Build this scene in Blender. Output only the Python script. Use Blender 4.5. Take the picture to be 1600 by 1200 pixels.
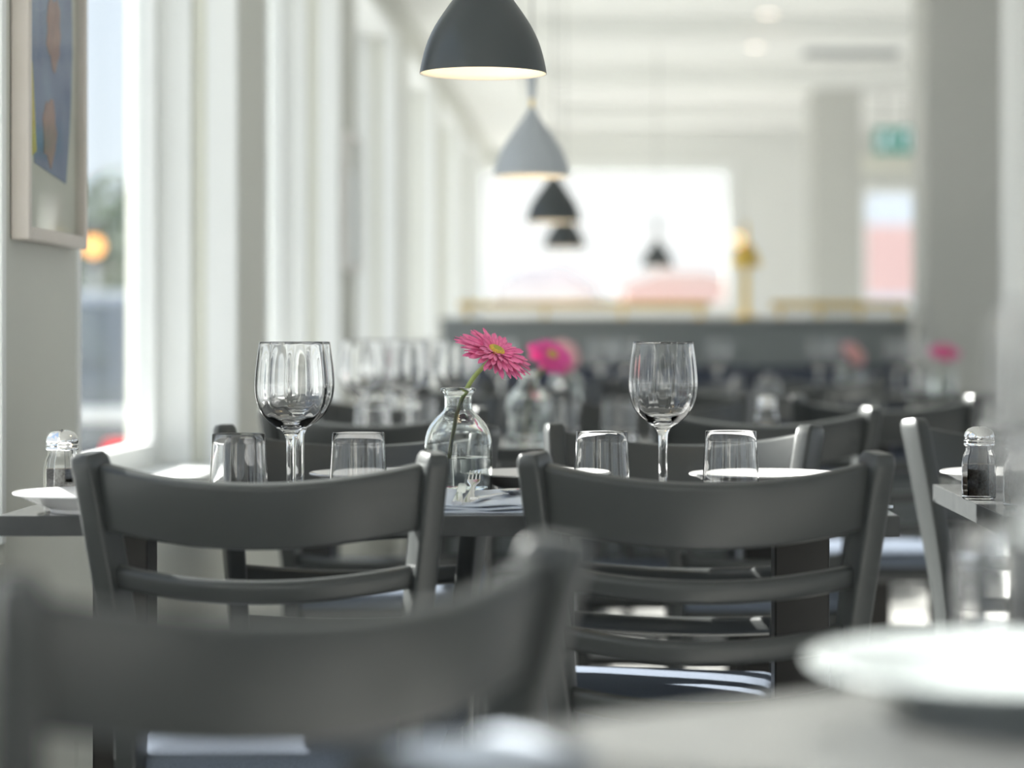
import bpy, bmesh, math, random
from mathutils import Vector, Matrix
random.seed(7)
PI = math.pi
scene = bpy.context.scene
C = scene.collection
for o in list(bpy.data.objects):
    bpy.data.objects.remove(o)

# ------------------------------------------------------------------ camera
F = 3778.0            # focal length in pixels of the 1600x1200 frame (85 mm)
VX, VY = 945.0, 525.0  # vanishing point of the room's long axis
H = 0.98              # camera height
cam_d = bpy.data.cameras.new('camera')
cam = bpy.data.objects.new('camera', cam_d); C.objects.link(cam)
cam.location = (0, 0, H); cam.rotation_euler = (PI/2, 0, 0)
cam_d.sensor_width = 36.0; cam_d.lens = F/1600*36.0
cam_d.shift_x = -(VX-800)/1600; cam_d.shift_y = (VY-600)/1600
cam_d.clip_start = 0.05; cam_d.clip_end = 500
cam_d.dof.use_dof = True; cam_d.dof.focus_distance = 3.52; cam_d.dof.aperture_fstop = 2.25
cam_d.dof.aperture_blades = 0
scene.camera = cam

# ------------------------------------------------------------------ world, sun, exposure
w = bpy.data.worlds.new('sky'); scene.world = w; w.use_nodes = True
nt = w.node_tree; nt.nodes.clear()
def N(t, **k):
    n = nt.nodes.new(t)
    for a, b in k.items(): setattr(n, a, b)
    return n
tc = N('ShaderNodeTexCoord'); sx = N('ShaderNodeSeparateXYZ')
nt.links.new(tc.outputs['Generated'], sx.inputs[0])
ramp = N('ShaderNodeValToRGB')
ramp.color_ramp.elements[0].position = 0.0; ramp.color_ramp.elements[0].color = (0.86, 0.93, 1.0, 1)
ramp.color_ramp.elements[1].position = 0.7; ramp.color_ramp.elements[1].color = (0.40, 0.60, 0.98, 1)
nt.links.new(sx.outputs['Z'], ramp.inputs[0])
noi = N('ShaderNodeTexNoise'); noi.inputs['Scale'].default_value = 5.0; noi.inputs['Detail'].default_value = 5
nt.links.new(tc.outputs['Generated'], noi.inputs['Vector'])
cr = N('ShaderNodeValToRGB'); cr.color_ramp.elements[0].position = 0.42; cr.color_ramp.elements[1].position = 0.6
nt.links.new(noi.outputs['Fac'], cr.inputs[0])
mx = N('ShaderNodeMixRGB'); mx.inputs[2].default_value = (1.0, 1.0, 1.0, 1)
nt.links.new(cr.outputs[0], mx.inputs[0]); nt.links.new(ramp.outputs[0], mx.inputs[1])
bg = N('ShaderNodeBackground'); bg.inputs['Strength'].default_value = 2.0
nt.links.new(mx.outputs[0], bg.inputs['Color'])
wo = N('ShaderNodeOutputWorld'); nt.links.new(bg.outputs[0], wo.inputs['Surface'])

SUN_DIR = Vector((-0.85, 0.527, 0.56)).normalized()   # towards the sun, through the left windows
sd = bpy.data.lights.new('sun', 'SUN'); sd.energy = 46.0; sd.angle = 0.009; sd.color = (1.0, 0.97, 0.92)
so = bpy.data.objects.new('sun', sd); C.objects.link(so)
so.rotation_euler = SUN_DIR.to_track_quat('Z', 'Y').to_euler(); so.location = (-8, 5, 8)

vs = scene.view_settings
vs.view_transform = 'Standard'; vs.look = 'None'; vs.gamma = 1.0; vs.use_curve_mapping = False
vs.exposure = -0.76
cy = scene.cycles
cy.max_bounces = 12; cy.diffuse_bounces = 5; cy.glossy_bounces = 4; cy.transmission_bounces = 12; cy.transparent_max_bounces = 16
cy.caustics_reflective = False; cy.caustics_refractive = False
cy.sample_clamp_indirect = 12.0

# ------------------------------------------------------------------ materials
MATS = {}
def mat(name, col, rough=0.5, metal=0.0, spec=0.5, noise=None, bump=None, coat=0.0, sheen=0.0, emit=None, alpha=None):
    """noise=(scale, amount, second colour)  bump=(scale, strength)"""
    if name in MATS: return MATS[name]
    m = bpy.data.materials.new(name); m.use_nodes = True
    t = m.node_tree; b = t.nodes['Principled BSDF']
    b.inputs['Base Color'].default_value = (*col, 1); b.inputs['Roughness'].default_value = rough
    b.inputs['Metallic'].default_value = metal; b.inputs['Specular IOR Level'].default_value = spec
    b.inputs['Coat Weight'].default_value = coat; b.inputs['Sheen Weight'].default_value = sheen
    if emit:
        b.inputs['Emission Color'].default_value = (*emit[0], 1); b.inputs['Emission Strength'].default_value = emit[1]
    if noise or bump:
        tcn = t.nodes.new('ShaderNodeTexCoord')
    if noise:
        n = t.nodes.new('ShaderNodeTexNoise'); n.inputs['Scale'].default_value = noise[0]; n.inputs['Detail'].default_value = 4
        t.links.new(tcn.outputs['Object'], n.inputs['Vector'])
        r = t.nodes.new('ShaderNodeValToRGB')
        r.color_ramp.elements[0].position = 0.5-noise[1]; r.color_ramp.elements[1].position = 0.5+noise[1]
        r.color_ramp.elements[0].color = (*col, 1); r.color_ramp.elements[1].color = (*noise[2], 1)
        t.links.new(n.outputs['Fac'], r.inputs[0]); t.links.new(r.outputs[0], b.inputs['Base Color'])
    if bump:
        n2 = t.nodes.new('ShaderNodeTexNoise'); n2.inputs['Scale'].default_value = bump[0]; n2.inputs['Detail'].default_value = 3
        t.links.new(tcn.outputs['Object'], n2.inputs['Vector'])
        bp = t.nodes.new('ShaderNodeBump'); bp.inputs['Strength'].default_value = bump[1]; bp.inputs['Distance'].default_value = 0.002
        t.links.new(n2.outputs['Fac'], bp.inputs['Height']); t.links.new(bp.outputs[0], b.inputs['Normal'])
    MATS[name] = m
    return m
def glass_mat(name, col=(1, 1, 1), ior=1.47, rough=0.0):
    m = bpy.data.materials.new(name); m.use_nodes = True; t = m.node_tree; t.nodes.clear()
    g = t.nodes.new('ShaderNodeBsdfGlass'); g.inputs['Color'].default_value = (*col, 1); g.inputs['IOR'].default_value = ior
    g.inputs['Roughness'].default_value = rough
    o = t.nodes.new('ShaderNodeOutputMaterial'); t.links.new(g.outputs[0], o.inputs['Surface'])
    MATS[name] = m; return m
def pane_mat(name, tint=(0.97, 0.985, 0.98)):
    m = bpy.data.materials.new(name); m.use_nodes = True; t = m.node_tree; t.nodes.clear()
    tr = t.nodes.new('ShaderNodeBsdfTransparent'); tr.inputs['Color'].default_value = (*tint, 1)
    gl = t.nodes.new('ShaderNodeBsdfGlossy'); gl.inputs['Roughness'].default_value = 0.01
    lw = t.nodes.new('ShaderNodeLayerWeight'); lw.inputs['Blend'].default_value = 0.5
    pw = t.nodes.new('ShaderNodeMath'); pw.operation = 'POWER'; pw.inputs[1].default_value = 5.0; t.links.new(lw.outputs['Facing'], pw.inputs[0])
    fr = t.nodes.new('ShaderNodeMath'); fr.operation = 'MULTIPLY_ADD'; fr.inputs[1].default_value = 0.30; fr.inputs[2].default_value = 0.03; t.links.new(pw.outputs[0], fr.inputs[0])
    mxs = t.nodes.new('ShaderNodeMixShader'); o = t.nodes.new('ShaderNodeOutputMaterial')
    t.links.new(fr.outputs[0], mxs.inputs[0]); t.links.new(tr.outputs[0], mxs.inputs[1]); t.links.new(gl.outputs[0], mxs.inputs[2])
    t.links.new(mxs.outputs[0], o.inputs['Surface']); MATS[name] = m; return m

M_paint = mat('chair_paint', (0.043, 0.047, 0.048), 0.34, noise=(6, 0.3, (0.052, 0.056, 0.056)), bump=(90, 0.08))
M_fabric = mat('seat_fabric', (0.22, 0.25, 0.31), 0.95, spec=0.1, noise=(900, 0.2, (0.12, 0.145, 0.19)), bump=(1200, 0.5))
M_tabletop = mat('table_top', (0.085, 0.088, 0.090), 0.20, spec=0.7, noise=(35, 0.25, (0.13, 0.132, 0.13)))
M_edge = mat('table_edge', (0.026, 0.029, 0.031), 0.45, noise=(30, 0.25, (0.045, 0.049, 0.050)))  # edge of the same table; lit and unlit tones split into two colours
M_leg = mat('table_leg', (0.012, 0.011, 0.010), 0.4, noise=(3, 0.3, (0.02, 0.017, 0.014)))
M_glass = glass_mat('clear_glass', (1, 1, 1), 1.47, 0.02)
M_vase = glass_mat('vase_glass', (0.985, 0.998, 0.993), 1.45, 0.02)
M_water = glass_mat('water', (0.99, 1.0, 1.0), 1.33)
M_pane = pane_mat('window_pane')
M_wall = mat('grey_wall', (0.64, 0.645, 0.59), 0.8, noise=(1.3, 0.4, (0.67, 0.672, 0.62)), bump=(60, 0.05))
M_white = mat('white_trim', (0.86, 0.875, 0.86), 0.55, noise=(3, 0.4, (0.88, 0.89, 0.88)))
M_cream = mat('cream_trim', (0.74, 0.74, 0.65), 0.6, noise=(3, 0.4, (0.77, 0.77, 0.69)))
M_ceil = mat('ceiling_paint', (0.87, 0.875, 0.85), 0.9, noise=(2, 0.4, (0.89, 0.89, 0.87)))
M_farwall = mat('far_wall_paint', (0.74, 0.75, 0.725), 0.85, noise=(2, 0.4, (0.77, 0.775, 0.75)))
M_column = mat('column_paint', (0.56, 0.565, 0.53), 0.8, noise=(2, 0.4, (0.59, 0.59, 0.56)))
M_floor = mat('floor_boards', (0.50, 0.495, 0.485), 0.35, noise=(4, 0.35, (0.56, 0.555, 0.54)))
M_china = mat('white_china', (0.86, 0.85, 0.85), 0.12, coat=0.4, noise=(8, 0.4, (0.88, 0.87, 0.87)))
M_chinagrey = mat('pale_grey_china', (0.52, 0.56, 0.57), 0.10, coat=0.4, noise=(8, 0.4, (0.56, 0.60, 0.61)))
M_steel = mat('polished_steel', (0.72, 0.72, 0.73), 0.12, metal=1.0, noise=(40, 0.4, (0.78, 0.78, 0.78)))
M_chrome = mat('chrome', (0.80, 0.80, 0.80), 0.08, metal=1.0, noise=(40, 0.4, (0.86, 0.86, 0.86)))
M_brass = mat('brass', (0.66, 0.45, 0.10), 0.30, metal=1.0, noise=(12, 0.4, (0.74, 0.54, 0.16)))
M_napkin = mat('napkin_cloth', (0.66, 0.72, 0.82), 0.9, spec=0.1, noise=(60, 0.4, (0.72, 0.77, 0.86)), bump=(700, 0.3))
M_spice = mat('shaker_spice', (0.42, 0.30, 0.20), 0.95, noise=(260, 0.12, (0.72, 0.62, 0.50)))
M_salt = mat('shaker_salt', (0.72, 0.66, 0.56), 0.95, noise=(260, 0.12, (0.85, 0.82, 0.76)))
M_petal = mat('gerbera_petal', (0.80, 0.10, 0.34), 0.6, sheen=0.3, noise=(120, 0.3, (0.92, 0.24, 0.48)))
M_petal_hot = mat('gerbera_petal_magenta', (0.88, 0.07, 0.40), 0.6, noise=(120, 0.3, (0.92, 0.18, 0.50)))
M_petal_pale = mat('gerbera_petal_pale', (0.92, 0.46, 0.50), 0.6, noise=(120, 0.3, (0.95, 0.62, 0.64)))
M_disk = mat('gerbera_disk', (0.80, 0.50, 0.10), 0.8, noise=(500, 0.15, (0.45, 0.36, 0.06)))
M_disk_eye = mat('gerbera_eye', (0.45, 0.42, 0.08), 0.8, noise=(500, 0.15, (0.30, 0.34, 0.06)))
M_stem = mat('gerbera_stem', (0.42, 0.54, 0.15), 0.5, noise=(60, 0.3, (0.48, 0.58, 0.20)))
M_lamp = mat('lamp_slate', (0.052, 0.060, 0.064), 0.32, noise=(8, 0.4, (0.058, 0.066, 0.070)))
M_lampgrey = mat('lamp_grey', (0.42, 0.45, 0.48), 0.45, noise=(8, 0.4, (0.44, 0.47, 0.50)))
M_lampin = mat('lamp_inside', (0.88, 0.85, 0.78), 0.6, noise=(8, 0.4, (0.90, 0.87, 0.80)))
M_bulb = mat('bulb_glow', (1, 0.9, 0.7), 0.4, emit=((1.0, 0.80, 0.52), 14.0), noise=(8, 0.4, (1, .92, .75)))
M_bulbdim = mat('bulb_dim', (1, 0.85, 0.6), 0.4, emit=((1.0, 0.72, 0.38), 1.6), noise=(8, 0.4, (1, .9, .7)))
M_down = mat('downlight_glow', (1, 0.9, 0.8), 0.4, emit=((1.0, 0.78, 0.66), 3.0), noise=(8, 0.4, (1, .92, .8)))
M_cable = mat('cable_black', (0.05, 0.05, 0.05), 0.6, noise=(8, 0.4, (0.06, 0.06, 0.06)))
M_cablegrey = mat('cable_grey', (0.30, 0.30, 0.29), 0.6, noise=(8, 0.4, (0.33, 0.33, 0.32)))
M_partition = mat('partition_panel', (0.20, 0.22, 0.225), 0.5, noise=(3, 0.4, (0.22, 0.24, 0.245)))
M_navy = mat('bench_upholstery', (0.045, 0.055, 0.085), 0.8, noise=(200, 0.3, (0.06, 0.07, 0.10)))
M_frame = mat('picture_frame', (0.66, 0.60, 0.54), 0.4, noise=(14, 0.3, (0.71, 0.65, 0.60)))
M_framewhite = mat('picture_frame_white', (0.86, 0.83, 0.80), 0.5, noise=(14, 0.3, (0.9, 0.87, 0.85)))
M_mount = mat('picture_mount', (0.62, 0.59, 0.52), 0.8, noise=(14, 0.3, (0.66, 0.63, 0.56)))
M_black = mat('black_plastic', (0.02, 0.02, 0.02), 0.5, noise=(14, 0.3, (0.03, 0.03, 0.03)))
M_green = mat('exit_green', (0.0, 0.22, 0.16), 0.4, emit=((0.0, 0.30, 0.23), 0.5), noise=(6, 0.4, (0.0, .24, .18)))
M_signwhite = mat('exit_white', (0.9, 0.9, 0.95), 0.4, emit=((0.85, 0.88, 1.0), 1.0), noise=(6, 0.4, (0.92, .92, .96)))

# ------------------------------------------------------------------ mesh helpers
class MB:
    def __init__(s): s.v = []; s.f = []
    def add(s, verts, faces):
        k = len(s.v); s.v += [tuple(v) for v in verts]; s.f += [[i+k for i in f] for f in faces]; return s
    def box(s, c, d, rz=0.0, M=None):
        hx, hy, hz = d[0]/2, d[1]/2, d[2]/2
        vs_ = [Vector((x*hx, y*hy, z*hz)) for z in (-1, 1) for y in (-1, 1) for x in (-1, 1)]
        R = M if M is not None else Matrix.Rotation(rz, 3, 'Z')
        vs_ = [R @ v + Vector(c) for v in vs_]
        return s.add(vs_, [(0, 2, 3, 1), (4, 5, 7, 6), (0, 1, 5, 4), (2, 6, 7, 3), (0, 4, 6, 2), (1, 3, 7, 5)])
    def lathe(s, prof, n=40, c=(0, 0, 0), closed=False, mod=None):
        """prof: list of (r,z). r==0 points become poles"""
        rings = []; vs_ = []; fs = []
        for k, (r, z) in enumerate(prof):
            if r <= 1e-7:
                rings.append([len(vs_)]); vs_.append((c[0], c[1], c[2]+z))
            else:
                rr = []
                for i in range(n):
                    a = 2*PI*i/n; q = r*(mod(k, a) if mod else 1)
                    rr.append(len(vs_)); vs_.append((c[0]+q*math.cos(a), c[1]+q*math.sin(a), c[2]+z))
                rings.append(rr)
        prs = list(zip(rings, rings[1:]))
        if closed: prs.append((rings[-1], rings[0]))
        for a, b in prs:
            for i in range(n):
                j = (i+1) % n
                if len(a) == 1 and len(b) == 1: break
                if len(a) == 1: fs.append((a[0], b[j], b[i]))
                elif len(b) == 1: fs.append((a[i], a[j], b[0]))
                else: fs.append((a[i], a[j], b[j], b[i]))
        return s.add(vs_, fs)
    def loft(s, rings, caps=True, loop=False):
        n = len(rings[0]); vs_ = [p for r in rings for p in r]; fs = []
        m = len(rings)
        for k in range(m if loop else m-1):
            k2 = (k+1) % m
            for i in range(n):
                j = (i+1) % n
                fs.append((k*n+i, k*n+j, k2*n+j, k2*n+i))
        if caps and not loop:
            fs.append(tuple(reversed(range(n)))); fs.append(tuple((m-1)*n+i for i in range(n)))
        return s.add(vs_, fs)
    def tube(s, path, rad, n=10, loop=False):
        path = [Vector(p) for p in path]; rings = []
        up = Vector((0.03, 0.02, 1))
        for k, p in enumerate(path):
            a = path[max(k-1, 0)]; b = path[min(k+1, len(path)-1)]
            t = (b-a).normalized()
            u = t.cross(up)
            if u.length < 0.05: u = t.cross(Vector((0.2, 1, 0)))
            u.normalize(); v = t.cross(u).normalized()
            r = rad[k] if isinstance(rad, (list, tuple)) else rad
            rings.append([p+u*r*math.cos(2*PI*i/n)+v*r*math.sin(2*PI*i/n) for i in range(n)])
        return s.loft(rings)
    def prism(s, pts2, y0, y1, axes='xz'):
        """extrude a polygon; axes 'xz' -> along y, 'yz' -> along x, 'xy' -> along z"""
        def P(p, e):
            if axes == 'xz': return (p[0], e, p[1])
            if axes == 'yz': return (e, p[0], p[1])
            return (p[0], p[1], e)
        n = len(pts2); vs_ = [P(p, y0) for p in pts2]+[P(p, y1) for p in pts2]
        fs = [tuple(range(n)), tuple(reversed(range(n, 2*n)))]+[(i, (i+1) % n, n+(i+1) % n, n+i) for i in range(n)]
        return s.add(vs_, fs)
    def mesh(s, name, m, smooth=False, bevel=0.0, seg=2, angle=35):
        me = bpy.data.meshes.new(name); me.from_pydata(s.v, [], s.f)
        bm = bmesh.new(); bm.from_mesh(me)
        bmesh.ops.recalc_face_normals(bm, faces=bm.faces)
        if bevel > 0:
            ed = [e for e in bm.edges if len(e.link_faces) == 2 and e.calc_face_angle(0) > math.radians(30)]
            bmesh.ops.bevel(bm, geom=ed, offset=bevel, segments=seg, profile=0.5, affect='EDGES', clamp_overlap=True)
        if smooth:
            for f in bm.faces: f.smooth = True
            for e in bm.edges:
                if len(e.link_faces) == 2 and e.calc_face_angle(0) > math.radians(angle): e.smooth = False
        bm.to_mesh(me); bm.free()
        me.materials.append(m)
        return me
    def build(s, name, m, parent=None, smooth=False, bevel=0.0, seg=2, angle=35):
        o = bpy.data.objects.new(name, s.mesh(name, m, smooth, bevel, seg, angle)); C.objects.link(o)
        if parent is not None: o.parent = parent
        return o
def empty(name, loc=(0, 0, 0), rz=0.0):
    o = bpy.data.objects.new(name, None); C.objects.link(o); o.location = loc; o.rotation_euler = (0, 0, rz)
    o.empty_display_size = 0.1; return o
def tag(o, label, cat=None, group=None, kind=None):
    o['label'] = label
    if cat: o['category'] = cat
    if group: o['group'] = group
    if kind: o['kind'] = kind
    return o
def kids(o): return [c for c in C.objects if c.parent == o]
def copy_tree(o, parent=None):
    c = o.copy(); C.objects.link(c); c.parent = parent
    for ch in kids(o): copy_tree(ch, c)
    return c
def place(o, loc, rz=0.0, label=None, cat=None, group=None, s=None):
    o.location = loc; o.rotation_euler = (0, 0, rz)
    if s: o.scale = (s, s, s)
    if label: tag(o, label, cat, group)
    return o
class Proto:
    """first call hands out the original, later calls copies"""
    def __init__(s, o): s.o = o; s.used = False
    def get(s):
        if not s.used: s.used = True; return s.o
        return copy_tree(s.o)
def wx(px, Y): return (px-VX)*Y/F
def wz(py, Y): return H-(py-VY)*Y/F
def rrect(a, b, r, n=3):
    """rounded rectangle outline, half sizes a,b"""
    out = []
    for cx_, cy_, a0 in ((a-r, b-r, 0), (-a+r, b-r, PI/2), (-a+r, -b+r, PI), (a-r, -b+r, 1.5*PI)):
        for i in range(n+1):
            t = a0+PI/2*i/n; out.append((cx_+r*math.cos(t), cy_+r*math.sin(t)))
    return out

# ------------------------------------------------------------------ the room
XW = -0.95; XG = -1.17; XO = -1.24       # inner wall face, glass, outer wall face
CEIL = 2.70; LINT = 2.37; SILL = 0.65
YB, YF, XR = -4.0, 20.0, 5.6
PITCH, P0, PW = 2.42, 3.83, 0.52          # window piers along the left wall
def struct(o, label, cat): return tag(o, label, cat, None, 'structure')

fl = MB().box(((XO+XR)/2, (YB+YF)/2, -0.05), (XR-XO, YF-YB+0.3, 0.1)).build('floor', M_floor)
struct(fl, 'pale wooden floor under the rows of tables', 'floor')
ce = MB().box(((XO+XR)/2, (YB+YF)/2, CEIL+0.05), (XR-XO, YF-YB+0.3, 0.1)).build('ceiling', M_ceil)
struct(ce, 'off-white restaurant ceiling with shallow beams', 'ceiling')
for (yb, dz, dy) in ((13.2, 0.12, 0.35), (15.7, 0.13, 0.5), (8.6, 0.10, 0.3), (3.6, 0.10, 0.3), (18.3, 0.10, 0.35)):
    MB().box(((XW+XR)/2+0.3, yb, CEIL-dz/2), (XR-XW-0.6, dy, dz)).build('beam', M_ceil, ce, bevel=0.006)
MB().box((XW+0.22, (YB+YF)/2, (CEIL+LINT)/2+0.08), (0.44, YF-YB, CEIL-LINT-0.16)).build('cove_box', M_ceil, ce, bevel=0.01)

wl = empty('wall_left'); struct(wl, 'grey left wall with piers between tall windows', 'wall')
ks = list(range(-3, 7))
for k in ks:
    y0 = P0+k*PITCH; y1 = y0+PW
    if y1 > YF: y1 = YF
    MB().box(((XW+XO)/2, (y0+y1)/2, LINT/2), (XW-XO, y1-y0, LINT)).build('pier', M_wall, wl, bevel=0.004)
MB().box(((XW+XO)/2, (YB+YF)/2, (LINT+CEIL)/2), (XW-XO, YF-YB, CEIL-LINT)).build('lintel', M_wall, wl)
wn = 0
for k in ks[:-1]:
    y0 = P0+k*PITCH+PW; y1 = P0+(k+1)*PITCH
    wn += 1
    MB().box(((XW+XO)/2, (y0+y1)/2, (SILL-0.03)/2), (XW-XO, y1-y0, SILL-0.03)).build('apron', M_wall, wl)
    wnd = empty('window_%d' % wn, ((XW+XG)/2, (y0+y1)/2, SILL))
    struct(wnd, 'tall white-framed street window, number %s from the far end of the left wall' % (len(ks)-wn), 'window')
    def part(name, m, c, d, bev=0.004):
        o = MB().box((c[0]-wnd.location.x, c[1]-wnd.location.y, c[2]-wnd.location.z), d).build(name, m, wnd, bevel=bev); return o
    part('sill', M_white, ((XG+XW)/2-0.012, (y0+y1)/2, SILL-0.015), (XW-XG-0.006, y1-y0-0.002, 0.03))
    for s, yy in ((1, y0), (-1, y1)):        # jambs: white outer board, cream groove, white inner casing
        part('jamb', M_white, (XG+0.055, yy+s*0.020, (SILL+LINT)/2), (0.105, 0.040, LINT-SILL-0.002))
        part('jamb_groove', M_cream, (XG+0.125, yy+s*0.009, (SILL+LINT)/2), (0.036, 0.018, LINT-SILL-0.002))
        part('casing', M_white, (XW-0.036, yy+s*0.014, (SILL+LINT)/2), (0.078, 0.028, LINT-SILL-0.002))
        part('frame_stile', M_white, (XG, yy+s*0.066, (SILL+LINT)/2), (0.05, 0.05, LINT-SILL-0.002))
    part('head_board', M_white, ((XG+XW)/2, (y0+y1)/2, LINT-0.012), (XW-XG-0.004, y1-y0-0.09, 0.022))
    part('frame_rail', M_white, (XG, (y0+y1)/2, LINT-0.05), (0.05, y1-y0-0.19, 0.05))
    part('frame_rail', M_white, (XG, (y0+y1)/2, SILL+0.03), (0.05, y1-y0-0.19, 0.06))
    part('pane', M_pane, (XG, (y0+y1)/2, (SILL+LINT)/2), (0.006, y1-y0-0.19, LINT-SILL-0.16), 0)

# far wall with two windows
FW = [(wx(740, YF), wx(1136, YF), wz(474, YF), wz(268, YF)), (wx(1352, YF), wx(1470, YF), wz(474, YF), wz(302, YF))]
wf = empty('wall_far'); struct(wf, 'pale grey end wall around the bright far windows', 'wall')
zb, zt1, zt2 = FW[0][2], FW[0][3], FW[1][3]
def fbox(x0, x1, z0, z1, m=M_farwall): MB().box(((x0+x1)/2, YF+0.11, (z0+z1)/2), (x1-x0, 0.22, z1-z0)).build('wall_section', m, wf)
fbox(XO, XR, 0, zb); fbox(XO, XR, zt1, CEIL); fbox(XO, FW[0][0], zb, zt1); fbox(FW[0][1], FW[1][0], zb, zt1)
fbox(FW[1][1], XR, zb, zt1); fbox(FW[1][0], FW[1][1], zt2, zt1)
for q, (x0, x1, z0, z1) in enumerate(FW):
    wn += 1
    wnd = empty('window_%d' % wn, ((x0+x1)/2, YF, z0))
    struct(wnd, ('wide bright window in the far wall behind the pendants', 'narrow far window with a pink view beside the broad column')[q], 'window')
    cx = (x0+x1)/2
    t = 0.07
    for (cxx, czz, dx, dz) in ((0, z1-z0+t/2-0.01, x1-x0+2*t-.02, t), (0, -t/2+0.01, x1-x0+2*t-.02, t), (x0-cx-t/2+0.01, (z1-z0)/2, t, z1-z0-0.02), (x1-cx+t/2-0.01, (z1-z0)/2, t, z1-z0-0.02)):
        MB().box((cxx, -0.02, czz), (dx, 0.05, dz)).build('window_frame', M_white, wnd, bevel=0.006)
    MB().box((0, 0.12, (z1-z0)/2), (x1-x0, 0.008, z1-z0)).build('pane', M_pane, wnd)
    if q == 1:
        MB().box((0, -0.03, z1-z0+0.24), (x1-x0+0.3, 0.14, 0.12)).build('blind_box', M_cream, wnd, bevel=0.008)

wr = empty('wall_right'); struct(wr, 'pale right-hand wall with wide window openings added for fill light', 'wall')
RW = [(-3.0, 2.0), (3.0, 8.0), (9.0, 14.0), (15.0, 19.0)]  # unseen glazing, added to let more sky light into the room
for (y0, y1, z0, z1) in [(YB, YF, 0, 0.5), (YB, YF, 2.5, CEIL)]+[(a_, b_, 0.5, 2.5) for a_, b_ in ((YB, -3.0), (2.0, 3.0), (8.0, 9.0), (14.0, 15.0), (19.0, YF))]:
    MB().box((XR+0.1, (y0+y1)/2, (z0+z1)/2), (0.2, y1-y0, z1-z0)).build('wall_section', M_farwall, wr)
for q, (y0, y1) in enumerate(RW):
    wn += 1
    wnd = empty('window_%d' % wn, (XR+0.1, (y0+y1)/2, 0.5))
    struct(wnd, 'wide unseen window added to the right-hand wall for fill light, ' + ('first', 'second', 'third', 'fourth')[q]+' from the wall behind the viewpoint', 'window')
    MB().box((0, 0, 1.0), (0.008, y1-y0, 2.0)).build('pane', M_pane, wnd)
    for t in range(4):
        MB().box((0, (y0-y1)/2+0.03+(y1-y0-0.06)*t/3, 1.0), (0.08, 0.06, 2.0)).build('window_frame', M_white, wnd, bevel=0.004)
# wall behind the camera; its wide unseen window is added for fill light
wb = empty('wall_back'); struct(wb, 'pale grey wall behind the viewpoint with an added fill-light window', 'wall')
for (x0, x1, z0, z1) in ((XO, XR, 0, 0.6), (XO, XR, 2.4, CEIL), (XO, -0.4, 0.6, 2.4), (4.4, XR, 0.6, 2.4)):
    MB().box(((x0+x1)/2, YB-0.1, (z0+z1)/2), (x1-x0, 0.2, z1-z0)).build('wall_section', M_farwall, wb)
wn += 1
wnd = empty('window_%d' % wn, (2.0, YB-0.1, 0.6)); struct(wnd, 'wide unseen window added behind the viewpoint for fill light', 'window')
MB().box((0, 0, 0.9), (4.8, 0.008, 1.8)).build('pane', M_pane, wnd)
for x in (-2.37, -0.8, 0.8, 2.37): MB().box((x, 0, 0.9), (0.06, 0.08, 1.8)).build('window_frame', M_white, wnd, bevel=0.004)

# columns
def column(x0, x1, y0, y1, label, m=M_column):
    o = empty('column', ((x0+x1)/2, (y0+y1)/2, 0)); struct(o, label, 'column')
    MB().box((0, 0, CEIL/2), (x1-x0, y1-y0, CEIL)).build('shaft', m, o, bevel=0.008)
    MB().box((0, 0, 0.05), (x1-x0+0.03, y1-y0+0.03, 0.1)).build('plinth', M_white, o, bevel=0.006)
    return o
Yc = 10.7; column(wx(1447, Yc), wx(1571, Yc), Yc, Yc+0.49, 'broad grey column at the end of the bench on the right')
Yc = 15.5; column(wx(1272, Yc), wx(1347, Yc), Yc, Yc+0.6, 'slimmer grey column rising behind the brass rail')
Yc = 8.6; column(wx(1592, Yc), wx(1760, Yc), Yc, Yc+0.4, 'white column cut off by the right edge', M_white)

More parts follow.
